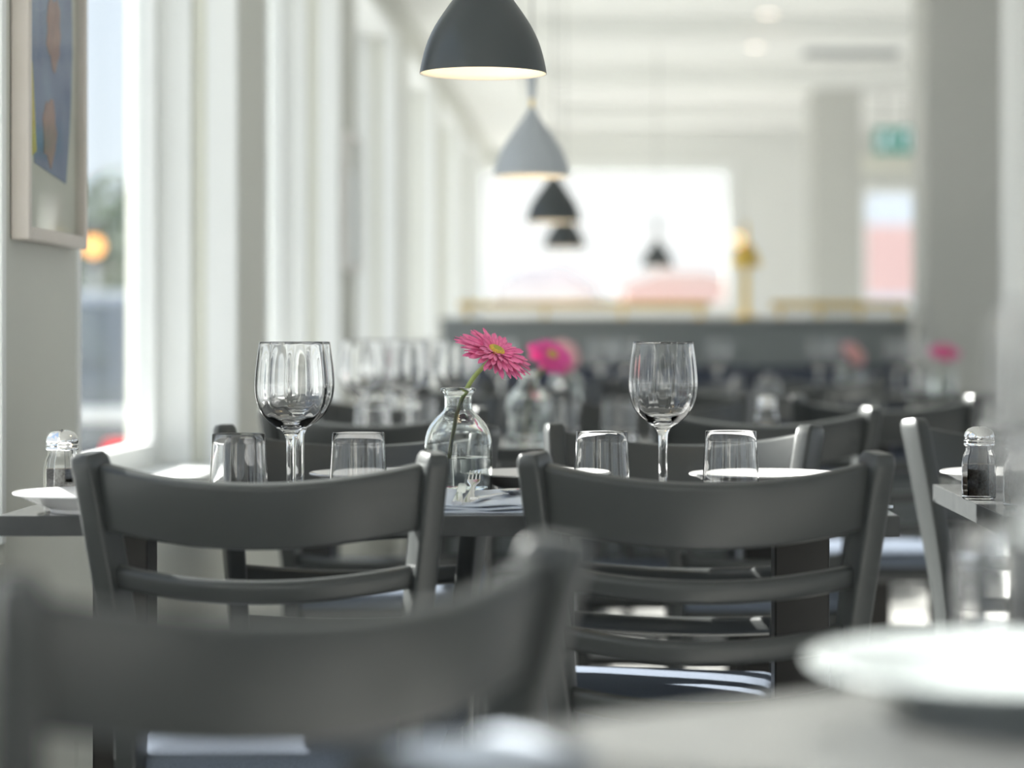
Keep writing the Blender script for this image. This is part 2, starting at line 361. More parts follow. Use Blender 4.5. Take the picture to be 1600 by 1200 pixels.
# ------------------------------------------------------------------ chairs
def chair_proto():
    root = empty('dining_chair')
    ZT = 0.832
    def yb(z):
        if z < 0.45: return -0.045*(1-z/0.45)**1.3
        return -0.085*((z-0.45)/(ZT-0.45))**1.25
    def xb(z):
        if z < 0.5: return 0.182
        return 0.182+0.037*((z-0.5)/(ZT-0.5))**1.1
    BOW = 0.054
    for s in (-1, 1):                           # back posts run from the floor to the top
        rings = []
        zs = [0, 0.1, 0.25, 0.4, 0.45, 0.5, 0.56, 0.62, 0.68, 0.74, 0.79, 0.815, 0.826, ZT]
        for z in zs:
            ang = math.radians(8+16*min(1, max(0, (z-0.4)/0.3)))
            u = Vector((math.cos(ang), s*math.sin(ang), 0)); v = Vector((-s*math.sin(ang), math.cos(ang), 0))
            k = 1.0 if z < 0.45 else 1.0
            dp = 0.021+0.004*min(1, max(0, (z-.2)/.3)); wd = 0.0155
            if z > 0.82: k = {0.826: 0.93}.get(z, 0.74)
            pts = rrect(wd*k, dp*k, 0.006*k)
            # top slopes back slightly
            rings.append([Vector((s*xb(z), yb(z), z))+u*a+v*b+Vector((0, 0, 0.10*b if z > 0.8 else 0)) for a, b in pts])
        MB().loft(rings).build('back_post', M_paint, root, smooth=True, angle=50)
    def rail(zc, h, th, name, scoop=0.0, rr=0.006, inset=0.006):
        th_rec = math.atan2(yb(zc-0.03)-yb(zc+0.03), 0.06)
        up = Vector((0, -math.sin(th_rec), math.cos(th_rec)))
        rings = []; n = 25
        for i in range(n):
            t = -1+2*i/(n-1); half = xb(zc)-inset
            bw = BOW*(1-t*t)
            p = Vector((t*half, yb(zc)-bw*math.cos(th_rec), zc-bw*math.sin(th_rec)-scoop*(1-t*t)))
            tan = Vector((half, 2*BOW*t*math.cos(th_rec), 2*BOW*t*math.sin(th_rec))).normalized()
            nrm = tan.cross(up).normalized()
            rings.append([p+nrm*a+up*b for a, b in rrect(th/2, h/2, min(rr, th/2*0.95), 4)])
        MB().loft(rings).build(name, M_paint, root, smooth=True, angle=60)
    rail(0.7775, 0.086, 0.022, 'top_rail', 0.010, 0.007)
    for zc in (0.672, 0.592, 0.510): rail(zc, 0.031, 0.020, 'slat', 0.004, 0.009)
    # seat: rounded trapezoid, frame and upholstered pad
    def outline(wb_, wf_, y0, y1, r, inset):
        P = [(-wf_/2+inset, y1-inset), (-wb_/2+inset, y0+inset), (wb_/2-inset, y0+inset), (wf_/2-inset, y1-inset)]
        rs = [r, 0.025, 0.025, r]; out = []
        for i in range(4):
            p = Vector(P[i]); a = (Vector(P[i-1])-p).normalized(); b = (Vector(P[(i+1) % 4])-p).normalized()
            rr = rs[i]
            for j in range(7):
                t = j/6; q = p+a*rr*(1-t)**2+b*rr*t**2
                out.append((q.x, q.y))
        return out
    def pad(levels, name, m, y0=0.012, y1=0.385):
        rings = [[Vector((x, y, z)) for x, y in outline(0.375, 0.425, y0, y1, 0.075, ins)] for z, ins in levels]
        MB().loft(rings).build(name, m, root, smooth=True, angle=70)
    pad([(0.358, 0.012), (0.363, 0.006), (0.391, 0.006), (0.397, 0.010)], 'seat_frame', M_paint)
    pad([(0.396, 0.010), (0.400, 0.002), (0.410, -0.002), (0.423, -0.001), (0.433, 0.007), (0.439, 0.022), (0.442, 0.055), (0.4435, 0.11)], 'seat_cushion', M_fabric)
    for s in (-1, 1):
        rings = [[Vector((s*(0.178+0.006*(1-z/0.4)), 0.335+0.012*(1-z/0.4), z))+Vector((a, b, 0)) for a, b in rrect(r, r, 0.006)] for z, r in ((0, 0.013), (0.2, 0.016), (0.361, 0.019))]
        MB().loft(rings).build('leg', M_paint, root, smooth=True, angle=50)
        MB().loft([[Vector((s*0.18, y, 0.21))+Vector((a, 0, b)) for a, b in rrect(0.009, 0.012, 0.004)] for y in (-0.02, 0.34)]).build('stretcher', M_paint, root, smooth=True, angle=50)
    MB().loft([[Vector((x, 0.16, 0.21))+Vector((0, a, b)) for a, b in rrect(0.009, 0.012, 0.004)] for x in (-0.178, 0.178)]).build('stretcher', M_paint, root, smooth=True, angle=50)
    return root
chair = Proto(chair_proto())
TOPY = 0.085
def put_chair(X, Ytop, rz, label, group='slate-grey ladder-back dining chairs'):
    """X, Ytop: where the top of the back stands; rz 0 = facing away from the camera"""
    c = chair.get()
    off = Vector((0, TOPY, 0)); off.rotate(Matrix.Rotation(rz, 3, 'Z'))
    place(c, (X+off.x, Ytop+off.y, 0), rz, label, 'chair', group); return c
put_chair(-0.196, 1.63, math.radians(42), 'blurred slate-grey chair nearest of all, its broad top rail across the lower left')
put_chair(wx(408, 3.07), 3.07, 0, 'slate-grey ladder-back chair with sunlit seat, beside the white plate at the left')
put_chair(wx(1103, 3.07), 3.07, 0, 'slate-grey ladder-back chair in front of the right-hand sharp wine glass')
put_chair(wx(556, 4.02), 4.02, PI, 'chair facing us behind the glass vase, back mostly in shade')
put_chair(wx(1064, 4.05), 4.05, PI-math.radians(12), 'chair facing us behind the right-hand sharp wine glass, one post sunlit')
put_chair(0.765, 4.34, PI+math.radians(10), 'chair facing us with a bright sunlit post beside the marble-edged table at the right')
put_chair(wx(585, 5.02), 5.02, 0, 'second-row chair turned away, behind the two left tumblers')
put_chair(wx(1197, 5.02), 5.02, 0, 'second-row chair turned away, curving behind the rightmost sharp tumbler')
put_chair(wx(640, 6.02), 6.02, PI, 'blurred second-table chair facing us behind the cluster of glasses at the left')
put_chair(wx(1027, 5.97), 5.97, PI, 'blurred second-table chair facing us with sunlit end of rail, mid-picture')
put_chair(wx(1384, 6.0), 6.0, 0, 'blurred chair turned away with sunlit right post, under the magenta flower')
put_chair(wx(770, 7.5), 7.5, 0, 'far blurred third-row chair behind the two overlapping pink flowers')
put_chair(wx(1172, 7.5), 7.5, 0, 'far blurred third-row chair with a pale sunlit post, mid-right')
put_chair(wx(850, 8.62), 8.62, PI, 'very blurred chair facing us below the bench, left of the middle')
put_chair(wx(1060, 8.62), 8.62, PI, 'very blurred chair facing us below the bench, right of the middle')
put_chair(wx(1290, 9.35), 9.35, 0, 'very blurred chair at the bench table carrying the small salmon-pink flower')
put_chair(wx(960, 9.35), 9.35, 0, 'very blurred chair in front of the middle bench table')

# ------------------------------------------------------------------ tables
ZTAB = 0.74
def table(x0, x1, y0, y1, label, rz=0, legs=None, th=0.027):
    root = empty('dining_table', ((x0+x1)/2, (y0+y1)/2, 0), rz); tag(root, label, 'table', 'dark grey restaurant tables')
    a, b = x1-x0, y1-y0
    MB().box((0, 0, ZTAB-th/2), (a, b, th)).build('table_top', M_tabletop, root, bevel=0.001)
    e = 0.0016
    for (ex_, ey_, dx_, dy_) in ((0, -b/2-e/2, a+2*e, e), (0, b/2+e/2, a+2*e, e), (-a/2-e/2, 0, e, b), (a/2+e/2, 0, e, b)):
        MB().box((ex_, ey_, ZTAB-th/2-0.0004), (dx_, dy_, th)).build('edge_shade', M_edge, root)  # added strips, unlit tone of the edge put into the colour
    MB().box((0, 0, ZTAB-th-0.007), (a*0.86, 0.06, 0.014)).build('support_bar', M_leg, root, bevel=0.002)
    for s in (-1, 1):
        lx = s*(a/2-0.105)
        MB().box((lx, 0, (ZTAB-th)/2+0.012), (0.08, 0.08, ZTAB-th-0.040)).build('table_leg', M_leg, root, bevel=0.003)
        MB().box((lx, 0, 0.016), (0.085, b*0.82, 0.032)).build('foot', M_leg, root, bevel=0.004)
    return root
T1 = (-0.81, 0.392, 3.23, 3.88)
table(*T1, 'dark grey table in focus carrying the glass vase and two sharp wine glasses')
TR = (0.533, 1.73, 3.22, 3.915)
table(*TR, 'table with a sunlit stone-look edge cut by the right side, carrying a salt shaker')
T2 = (-0.76, 0.46, 5.18, 5.80)
table(*T2, 'blurred second-row table with a pink flower in a bottle')
T3 = (-0.72, 0.62, 7.68, 8.36)
table(*T3, 'blurred third-row table in the middle of the room')
TR2 = (0.62, 1.8, 6.18, 6.85)
table(*TR2, 'blurred table on the right beyond the sunlit chair post')
BT = [(-0.62, 0.06), (0.22, 0.72), (0.80, 1.62)]
for i, (a, b) in enumerate(BT):
    table(a, b, 9.62, 10.24, ('far bench table at the left with two wine glasses', 'far bench table in the middle with one wine glass', 'far bench table at the right with the magenta flower')[i])
t0 = math.radians(37)
corner = Vector((-0.150, 1.41, 0)); ex = Vector((math.cos(t0), math.sin(t0), 0)); ey = Vector((math.sin(t0), -math.cos(t0), 0))
t0c = corner+ex*0.6+ey*0.35
table(t0c.x-0.6, t0c.x+0.6, t0c.y-0.35, t0c.y+0.35, 'very blurred pale-reflecting table nearest the viewer at bottom right', rz=t0)

# ------------------------------------------------------------------ glassware
def lathe_obj(name, prof, m, n=48, closed=True, mod=None, parent=None):
    return MB().lathe(prof, n, closed=closed, mod=mod).build(name, m, parent, smooth=True, angle=60)
def resample(prof, n):
    """smooth a control polyline with Catmull-Rom"""
    out = []
    P = [Vector((p[0], p[1])) for p in prof]
    for i in range(len(P)-1):
        p0, p1, p2, p3 = P[max(i-1, 0)], P[i], P[i+1], P[min(i+2, len(P)-1)]
        for j in range(n):
            t = j/n
            q = 0.5*((2*p1)+(-p0+p2)*t+(2*p0-5*p1+4*p2-p3)*t*t+(-p0+3*p1-3*p2+p3)*t**3)
            out.append((max(q.x, 0), q.y))
    out.append((P[-1].x, P[-1].y)); return out
def wine_proto():
    outer = [(0.0, 0.0), (0.037, 0.0), (0.0385, 0.0012), (0.036, 0.0028), (0.024, 0.0055), (0.011, 0.0095), (0.0072, 0.018), (0.0066, 0.05), (0.0068, 0.08), (0.0085, 0.094), (0.014, 0.1025)]
    bowl = [(0.014, 0.1025), (0.026, 0.110), (0.040, 0.1235), (0.0490, 0.142), (0.0522, 0.162), (0.0515, 0.185), (0.0487, 0.210), (0.0460, 0.2300)]
    inner = [(0.0452, 0.2300), (0.0479, 0.210), (0.0507, 0.185), (0.0514, 0.162), (0.0481, 0.1427), (0.0385, 0.1255), (0.023, 0.1148), (0.010, 0.1115), (0.0, 0.1105)]
    prof = resample(outer, 2)[:-1]+resample(bowl, 4)+[(0.0456, 0.2309)]
    k0 = len(prof); ip = resample(inner, 4); prof += ip
    def mod(k, a):
        if k < k0: return 1.0
        r, z = prof[k]
        wgt = max(0, min(1, (0.225-z)/0.02))*max(0, min(1, (z-0.116)/0.012))
        return 1+0.007*wgt*math.cos(11*a)
    o = lathe_obj('wine_glass', prof, M_glass, 88, closed=False, mod=mod)
    return o
def tumbler_proto():
    prof = [(0.0, 0.0), (0.039, 0.0), (0.0425, 0.002), (0.0430, 0.006)]+[(0.0430-0.0055*t/6, 0.006+0.094*t/6) for t in range(1, 6)]+[(0.0377, 0.0985), (0.0372, 0.0998), (0.0364, 0.0998), (0.0358, 0.0985)]
    prof += [(0.0358+0.0050*t/6, 0.0985-0.086*t/6) for t in range(1, 6)]+[(0.0405, 0.0135), (0.036, 0.0105), (0.018, 0.0095), (0.0, 0.0092)]
    return lathe_obj('tumbler', prof, M_glass, 56, closed=False)
wine = Proto(wine_proto()); tumb = Proto(tumbler_proto())
def put_wine(px, Y, label, s=None, X=None, group='stemmed wine glasses'):
    return place(wine.get(), (wx(px, Y) if X is None else X, Y, ZTAB+0.0004), random.uniform(0, 6), label, 'wine glass', group, s)
def put_tumbler(px, Y, label, s=None, group='clear tumblers'):
    return place(tumb.get(), (wx(px, Y), Y, ZTAB+0.0004), random.uniform(0, 6), label, 'tumbler', group, s)
put_wine(455, 3.50, 'sharp wine glass with fluted bowl at the left, front one of the overlapping pair')
put_wine(468, 3.66, 'sharp wine glass just behind the left front one, stems side by side')
put_wine(1036, 3.66, 'sharp wine glass with fluted bowl on the right, standing alone between two tumblers')
put_tumbler(373, 3.46, 'clear tumbler leftmost on the sharp table, left of the wine glass pair')
put_tumbler(560, 3.50, 'clear tumbler between the left wine glasses and the glass vase')
put_tumbler(940, 3.54, 'clear tumbler just left of the lone right wine glass')
put_tumbler(1142, 3.56, 'clear tumbler just right of the lone right wine glass')
# second row and further
for px, Y, lab in ((566, 5.42, 'leftmost blurred wine glass of the second-row cluster by the windows'), (602, 5.66, 'second blurred wine glass of the cluster by the windows'),
                   (637, 5.36, 'third blurred wine glass of the cluster by the windows'), (712, 5.62, 'blurred wine glass right behind the neck of the sharp vase'),
                   (652, 7.85, 'small far wine glass behind the window-side cluster'), (782, 7.9, 'small far wine glass between the two groups of pink flowers'),
                   (938, 9.85, 'far wine glass on the bench table, just right of the pale pink flower'), (978, 9.95, 'far wine glass hidden partly by the lone sharp wine glass'),
                   (1122, 9.9, 'far wine glass against the bench, right of the lone sharp wine glass'), (1280, 9.9, 'far wine glass left of the small salmon-pink flower'),
                   (1402, 9.85, 'far wine glass left of the magenta flower'), (1310, 10.05, 'far wine glass under the small salmon-pink flower'), (1432, 10.0, 'far wine glass directly beside the magenta flower stem')):
    put_wine(px, Y, lab)
for px, Y, lab in ((583, 5.30, 'blurred tumbler at the foot of the window-side glass cluster, left one'), (657, 5.66, 'blurred tumbler at the foot of the window-side glass cluster, right one'),
                   (968, 5.55, 'blurred tumbler left of the lone wine glass stem on the second table'), (1045, 5.6, 'blurred tumbler seen behind the lone wine glass stem'),
                   (880, 5.66, 'blurred tumbler beside the second bottle vase'), (1200, 7.8, 'small blurred tumbler on the third-row table at the right'),
                   (1345, 9.8, 'tiny far tumbler right of the salmon-pink flower stem'), (1432, 9.72, 'tiny far tumbler left of the magenta flower stem'), (1010, 7.85, 'small blurred tumbler on the third-row table in the middle')):
    put_tumbler(px, Y, lab)
# on the nearest table
put_wine(1722, 1.25, 'huge blurred wine glass close by, cut off by the right edge', 1.10)
put_tumbler(1575, 1.755, 'large blurred tumbler behind the near white plate')

# ------------------------------------------------------------------ vases and gerberas
def vase_proto():
    root = empty('bottle_vase')
    out = [(0.0, 0.002), (0.030, 0.001), (0.047, 0.0), (0.0508, 0.004), (0.0515, 0.03), (0.0515, 0.066), (0.0500, 0.086), (0.0440, 0.103), (0.0340, 0.116), (0.0250, 0.1245), (0.0212, 0.131), (0.0208, 0.148), (0.0225, 0.1525), (0.0262, 0.1555), (0.0268, 0.1585), (0.0250, 0.1615)]
    inn = [(0.0215, 0.1612), (0.0188, 0.156), (0.0182, 0.132), (0.0220, 0.1235), (0.0315, 0.1135), (0.0415, 0.1005), (0.0470, 0.085), (0.0485, 0.066), (0.0485, 0.012), (0.044, 0.0085), (0.0, 0.0095)]
    prof = resample(out, 3)+resample(inn, 3)
    MB().lathe(prof, 56, closed=False).build('glass_body', M_vase, root, smooth=True, angle=60)
    wp = [(0.0, 0.0098), (0.0437, 0.0090), (0.0481, 0.0125), (0.0481, 0.057), (0.0468, 0.0560), (0.0, 0.0560)]
    MB().lathe(wp, 48).build('water', M_water, root, smooth=True, angle=40)
    return root
vase = Proto(vase_proto())
def put_vase(px, Y, label, s=None):
    return place(vase.get(), (wx(px, Y), Y, ZTAB+0.0004), random.uniform(0, 6), label, 'vase', 'bottle vases with a single flower', s)
def petal_mesh(L, W, m, curl):
    n = 6; vs_ = []; fs = []
    for side in (0, 1):
        for i in range(n+1):
            t = i/n
            wd = W*(0.35+0.65*math.sin(min(1, t*1.25)*PI/2))*(1 if t < 0.82 else (1-((t-0.82)/0.18)**2*0.75))
            z = curl*t*t-0.0004*side
            for j in (-1, 0, 1): vs_.append((t*L, j*wd/2, z-(0.0011 if j == 0 else 0)))
    q = 3*(n+1)
    for side in (0, 1):
        for i in range(n):
            for j in (0, 1):
                a = side*q+i*3+j; f = (a, a+3, a+4, a+1)
                fs.append(f if side else tuple(reversed(f)))
    for i in range(n):
        a = i*3; fs.append((a, a+3, q+a+3, q+a)); fs.append((a+2, q+a+2, q+a+5, a+5))
    fs.append((n*3, n*3+1, q+n*3+1, q+n*3)); fs.append((n*3+1, n*3+2, q+n*3+2, q+n*3+1))
    b = MB(); b.add(vs_, fs); return b
def gerbera(loc, nrm, R, m, label, stem_path, single=False):
    root = empty('gerbera', stem_path[0]); tag(root, label, 'flower', 'single gerbera flowers')
    base = Vector(stem_path[0])
    nrm = Vector(nrm).normalized(); Q = nrm.to_track_quat('Z', 'Y').to_matrix().to_4x4()
    T = Matrix.Translation(Vector(loc)-base) @ Q
    rg = random.Random(3)
    rings = ((34, 1.0, 0.105, -0.04, 0.0), (32, 0.93, 0.10, 0.09, 0.002), (28, 0.76, 0.085, 0.25, 0.0035), (24, 0.46, 0.065, 0.45, 0.0045))
    allb = MB()
    for n, rl, wd, tilt, dz in rings:
        b = petal_mesh(R*rl-0.009, R*wd*1.25, m, -0.004*rl)
        me = b.mesh('petal', m, smooth=True) if not single else None
        for i in range(n):
            a = 2*PI*(i+rg.uniform(-.25, .25))/n+dz*90
            sc = rg.uniform(0.9, 1.07)
            Mx = T @ Matrix.Rotation(a, 4, 'Z') @ Matrix.Translation((0.009, 0, dz)) @ Matrix.Rotation(-tilt-rg.uniform(-.09, .09), 4, 'Y') @ Matrix.Rotation(rg.uniform(-.35, .35), 4, 'X') @ Matrix.Diagonal((sc, 1, 1, 1))
            if single: allb.add([Mx @ Vector(v) for v in b.v], b.f)
            else:
                o = bpy.data.objects.new('petal', me); C.objects.link(o); o.parent = root; o.matrix_local = Mx
    if single:
        po = allb.build('petals', m, root, smooth=True); po['kind'] = 'stuff'
    d = MB().lathe([(0, 0.0085), (0.006, 0.0090), (0.0115, 0.0080), (0.0140, 0.005), (0.013, 0.0), (0.0, -0.001)], 24).build('disk', M_disk, root, smooth=True); d.matrix_local = T
    e = MB().lathe([(0, 0.0105), (0.004, 0.0102), (0.0072, 0.009), (0.007, 0.0075), (0, 0.007)], 20).build('eye', M_disk_eye, root, smooth=True); e.matrix_local = T
    s = MB().lathe([(0, -0.013), (0.0045, -0.0125), (0.009, -0.008), (0.0125, -0.003), (0.013, -0.0008), (0, 0.0)], 24).build('sepal_cup', M_stem, root, smooth=True); s.matrix_local = T
    p = [Vector(q)-base for q in stem_path]+[Vector(loc)-nrm*0.011-base]
    P = []
    for i in range(len(p)-1):
        p0, p1, p2, p3 = p[max(i-1, 0)], p[i], p[i+1], p[min(i+2, len(p)-1)]
        for j in range(6):
            t = j/6; P.append(0.5*((2*p1)+(-p0+p2)*t+(2*p0-5*p1+4*p2-p3)*t*t+(-p0+3*p1-3*p2+p3)*t**3))
    P.append(p[-1])
    MB().tube(P, [0.0030+0.0006*(k/len(P)) for k in range(len(P))], 10).build('stem', M_stem, root, smooth=True)
    return root
YV = 3.65
put_vase(716, YV, 'sharp clear glass bottle vase holding the pink gerbera')
def sp(px, py, Y): return (wx(px, Y), Y, wz(py, Y))
gerbera(sp(774, 551, YV-0.01), (0.42, -0.36, 0.83), 0.062, M_petal, 'sharp pink gerbera leaning right out of the glass vase', [sp(697, 757, YV+0.01), sp(704, 700, YV+0.008), sp(714, 648, YV+0.004), sp(727, 612, YV), sp(744, 585, YV-0.004)])
Y2 = 5.55
put_vase(826, Y2, 'blurred bottle vase with deep pink flower on the second-row table')
gerbera(sp(862, 556, Y2-.02), (0.40, -0.55, 0.73), 0.058, M_petal_hot, 'blurred deep pink gerbera just right of the sharp one', [sp(820, 686, Y2), sp(824, 640, Y2), sp(832, 606, Y2), sp(845, 580, Y2)], True)
Y3 = 7.95
put_vase(884, Y3, 'far bottle vase with the pale pink flower on the third-row table')
gerbera(sp(878, 556, Y3-.02), (0.1, -0.90, 0.40), 0.062, M_petal_pale, 'pale pink gerbera peeping out behind the deep pink one', [sp(886, 634, Y3), sp(885, 610, Y3), sp(883, 588, Y3), sp(879, 572, Y3+.02)], True)
Y4 = 9.9
put_vase(1330, Y4, 'far bottle vase with the small salmon-pink flower')
gerbera(sp(1335, 552, Y4-.02), (0.55, -0.55, 0.6), 0.062, M_petal_pale, 'small salmon-pink gerbera in front of the grey bench', [sp(1330, 606, Y4), sp(1329, 590, Y4), sp(1330, 578, Y4), sp(1332, 566, Y4+.02)], True)
put_vase(1472, 9.78, 'far bottle vase with the magenta flower in front of the broad column')
gerbera(sp(1476, 550, 9.76), (0.05, -0.45, 0.9), 0.066, M_petal_hot, 'magenta gerbera in front of the broad grey column', [sp(1472, 606, 9.78), sp(1472, 590, 9.78), sp(1473, 576, 9.78), sp(1475, 564, 9.78)], True)

# ------------------------------------------------------------------ shakers, plates, napkins, cutlery
def shaker_proto(m_fill, fill_top):
    root = empty('salt_shaker')
    def octo(r, k): return [(r*(1 if k == 0 else 1)*math.cos(2*PI*(i+.5)/10), r*math.sin(2*PI*(i+.5)/10)) for i in range(10)]
    lev = [(0.0225, 0.0), (0.0258, 0.003), (0.0262, 0.020), (0.0262, 0.052), (0.0240, 0.064), (0.0205, 0.071), (0.0200, 0.0795)]
    inn = [(0.0178, 0.0795), (0.0182, 0.070), (0.0215, 0.062), (0.0236, 0.051), (0.0236, 0.020), (0.0225, 0.006)]
    rings = [[Vector((x, y, z)) for x, y in octo(r, 0)] for r, z in lev+inn]
    MB().loft(rings).build('jar', M_glass, root, smooth=True, angle=25)
    rings = [[Vector((x, y, z)) for x, y in octo(r, 0)] for r, z in ((0.0215, 0.0065), (0.0232, 0.020), (0.0232, fill_top-0.004), (0.0215, fill_top))]
    MB().loft(rings).build('spice', m_fill, root, smooth=True, angle=25)
    prof = [(0.0208, 0.0785), (0.0226, 0.0785), (0.0230, 0.081), (0.0218, 0.083), (0.0228, 0.0855), (0.0216, 0.0875), (0.0226, 0.090), (0.0222, 0.0935), (0.0205, 0.0985), (0.0165, 0.1035), (0.009, 0.1065), (0.0, 0.1072)]
    cap = MB().lathe(prof+[(0.0, 0.0800), (0.0208, 0.0785)], 36).build('cap', M_chrome, root, smooth=True, angle=50)
    hb = MB()
    for i in range(7):
        a = 2*PI*i/6; r = 0 if i == 6 else 0.0085
        hb.lathe([(0, 0.1076), (0.0012, 0.1076), (0.0012, 0.1060), (0, 0.1060)], 8, (r*math.cos(a), r*math.sin(a), 0 if i == 6 else -0.0012))
    h = hb.build('pour_holes', M_black, cap); h['kind'] = 'stuff'
    return root
shaker = Proto(shaker_proto(M_spice, 0.052))
def put_shaker(px, Y, label, rz=0.4):
    return place(shaker.get(), (wx(px, Y), Y, ZTAB+0.0004), rz, label, 'shaker', 'glass shakers with chrome caps')
put_shaker(97, 3.42, 'glass shaker with chrome cap behind the white plate at the far left')
put_shaker(1530, 3.55, 'glass shaker with chrome cap on the sunlit table at the right')
put_shaker(1596, 3.38, 'glass shaker cut off by the right edge beside the other shaker', 1.0)
put_shaker(1198, 5.4, 'blurred shaker with chrome cap on the second-row table', 0.2)
def plate_proto(R, rim):
    k = R
    prof = [(0.0, 0.004), (0.50*k, 0.004), (0.53*k, 0.0), (0.56*k, 0.0), (0.57*k, 0.005), (0.72*k, rim*0.45), (0.90*k, rim*0.82), (0.995*k, rim-0.001), (1.0*k, rim+0.0008), (0.985*k, rim+0.0022), (0.90*k, rim*0.82+0.004), (0.72*k, rim*0.45+0.005), (0.60*k, 0.0095), (0.50*k, 0.0085), (0.0, 0.0085)]
    return MB().lathe(prof, 72).build('plate', M_china, None, smooth=True, angle=50)
plate = Proto(plate_proto(0.115, 0.026))
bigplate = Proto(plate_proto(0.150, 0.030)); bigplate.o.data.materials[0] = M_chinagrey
def put_plate(p, x, y, label): return place(p.get(), (x, y, ZTAB+0.0004), 0, label, 'plate', 'white china plates')
put_plate(plate, -0.692, 3.305, 'white china plate at the left end of the sharp table')
put_plate(plate, -0.345, 3.765, 'white plate behind the tumbler left of the glass vase')
put_plate(plate, 0.245, 3.745, 'sunlit white plate behind the rightmost sharp tumbler')
put_plate(plate, -0.102, 3.77, 'white plate just right of the glass vase')
put_plate(plate, wx(1476, 3.75)+0.115, 3.80, 'sunlit white plate beside the shaker on the right-hand table')
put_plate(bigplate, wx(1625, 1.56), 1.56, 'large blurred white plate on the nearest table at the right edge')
def napkin(loc, size, rz, label, h=0.007, layers=3, lift=0.012, m=M_napkin):
    root = empty('napkin', (loc[0], loc[1], ZTAB+0.0006), rz); tag(root, label, 'napkin', 'pale blue folded napkins')
    for k in range(layers):
        n = 14; a = size[0]/2-0.004*k; b = size[1]/2-0.003*k; vs_ = []; fs = []
        z0 = k*h*1.02
        for top in (0, 1):
            for i in range(n+1):
                for j in range(n+1):
                    u = -1+2*i/n; v = -1+2*j/n
                    edge = min(1, (1-max(abs(u), abs(v)))*6)
                    z = z0+(h*(0.45+0.55*edge) if top else 0.0)
                    z += (0.0014*math.sin(5*u+3*v+k)+lift*max(0, v)**2*(k+0.6)/layers) if (top or k) else 0
                    vs_.append((u*a+0.002*math.sin(4*v+k), v*b+0.002*math.sin(5*u+k), z))
        m_ = (n+1)*(n+1)
        for i in range(n):
            for j in range(n):
                q = i*(n+1)+j; fs.append((q, q+1, q+n+2, q+n+1)); fs.append((m_+q, m_+q+n+1, m_+q+n+2, m_+q+1))
        rim = [i*(n+1) for i in range(n+1)]+[n*(n+1)+j for j in range(1, n+1)]+[i*(n+1)+n for i in range(n-1, -1, -1)]+[j for j in range(n-1, 0, -1)]
        for i in range(len(rim)):
            p, q = rim[i], rim[(i+1) % len(rim)]; fs.append((p, q, m_+q, m_+p))
        MB().add(vs_, fs).build('fold', m, root, smooth=True, angle=60)
    return root
napkin((wx(748, 3.36), 3.365, 0), (0.17, 0.20), 0.04, 'pale blue folded napkin under the fork between the two sharp chairs', 0.0045, 3, 0.010)
napkin((0.345, 3.42, 0), (0.07, 0.14), 0.3, 'crumpled white napkin at the right end of the sharp table', 0.006, 3, 0.012)
npc = corner+ex*0.048+ey*0.080  # pale folded sheet added in place of a bluish reflection on the tabletop
napkin((npc.x, npc.y, 0), (0.085, 0.085), t0, 'very blurred pale blue sheet added for the window sheen on the nearest table corner', 0.003, 2, 0.002)
def fork(loc, rz, tilt, label):
    root = empty('fork', loc, rz); root.rotation_euler = (tilt, 0, rz); tag(root, label, 'fork', 'steel cutlery on the napkin')
    sec = [(-0.095, 0.0085, 0.0016), (-0.085, 0.0100, 0.0018), (-0.04, 0.0075, 0.0022), (0.0, 0.0045, 0.0024), (0.03, 0.0035, 0.0024), (0.045, 0.0050, 0.0018), (0.056, 0.0088, 0.0014), (0.064, 0.0094, 0.0013)]
    rings = []
    for y, a, b in sec:
        z = 0.004+(0.006*((y-0.0)/0.06)**2 if y > 0 else 0)
        rings.append([Vector((x, y, z+zz)) for x, zz in rrect(a, b, b*0.9)])
    MB().loft(rings).build('handle', M_steel, root, smooth=True, angle=50)
    for i in range(4):
        x = -0.0078+0.0052*i
        MB().tube([(x, 0.060, 0.0098), (x, 0.075, 0.0125), (x*0.98, 0.090, 0.0145), (x*0.96, 0.110, 0.0165)], [0.0015, 0.0014, 0.0012, 0.0006], 8).build('tine', M_steel, root, smooth=True)
    return root
def table_knife(loc, rz, tilt, label):
    root = empty('table_knife', loc, rz); root.rotation_euler = (tilt, 0, rz); tag(root, label, 'knife', 'steel cutlery on the napkin')
    sec = [(-0.095, 0.0065, 0.0028), (-0.085, 0.0075, 0.0034), (-0.03, 0.0060, 0.0032), (0.0, 0.0045, 0.0026)]
    MB().loft([[Vector((x, y, 0.004+z)) for x, z in rrect(a, b, b*0.9)] for y, a, b in sec]).build('handle', M_steel, root, smooth=True, angle=50)
    pts = [(-0.0045, -0.002), (0.0045, -0.002), (0.0085, 0.012), (0.0085, 0.085), (0.006, 0.102), (-0.001, 0.112), (-0.0045, 0.104)]
    MB().prism(pts, 0.0032, 0.0048, 'xy').build('blade', M_steel, root, bevel=0.0004, seg=1)
    return root
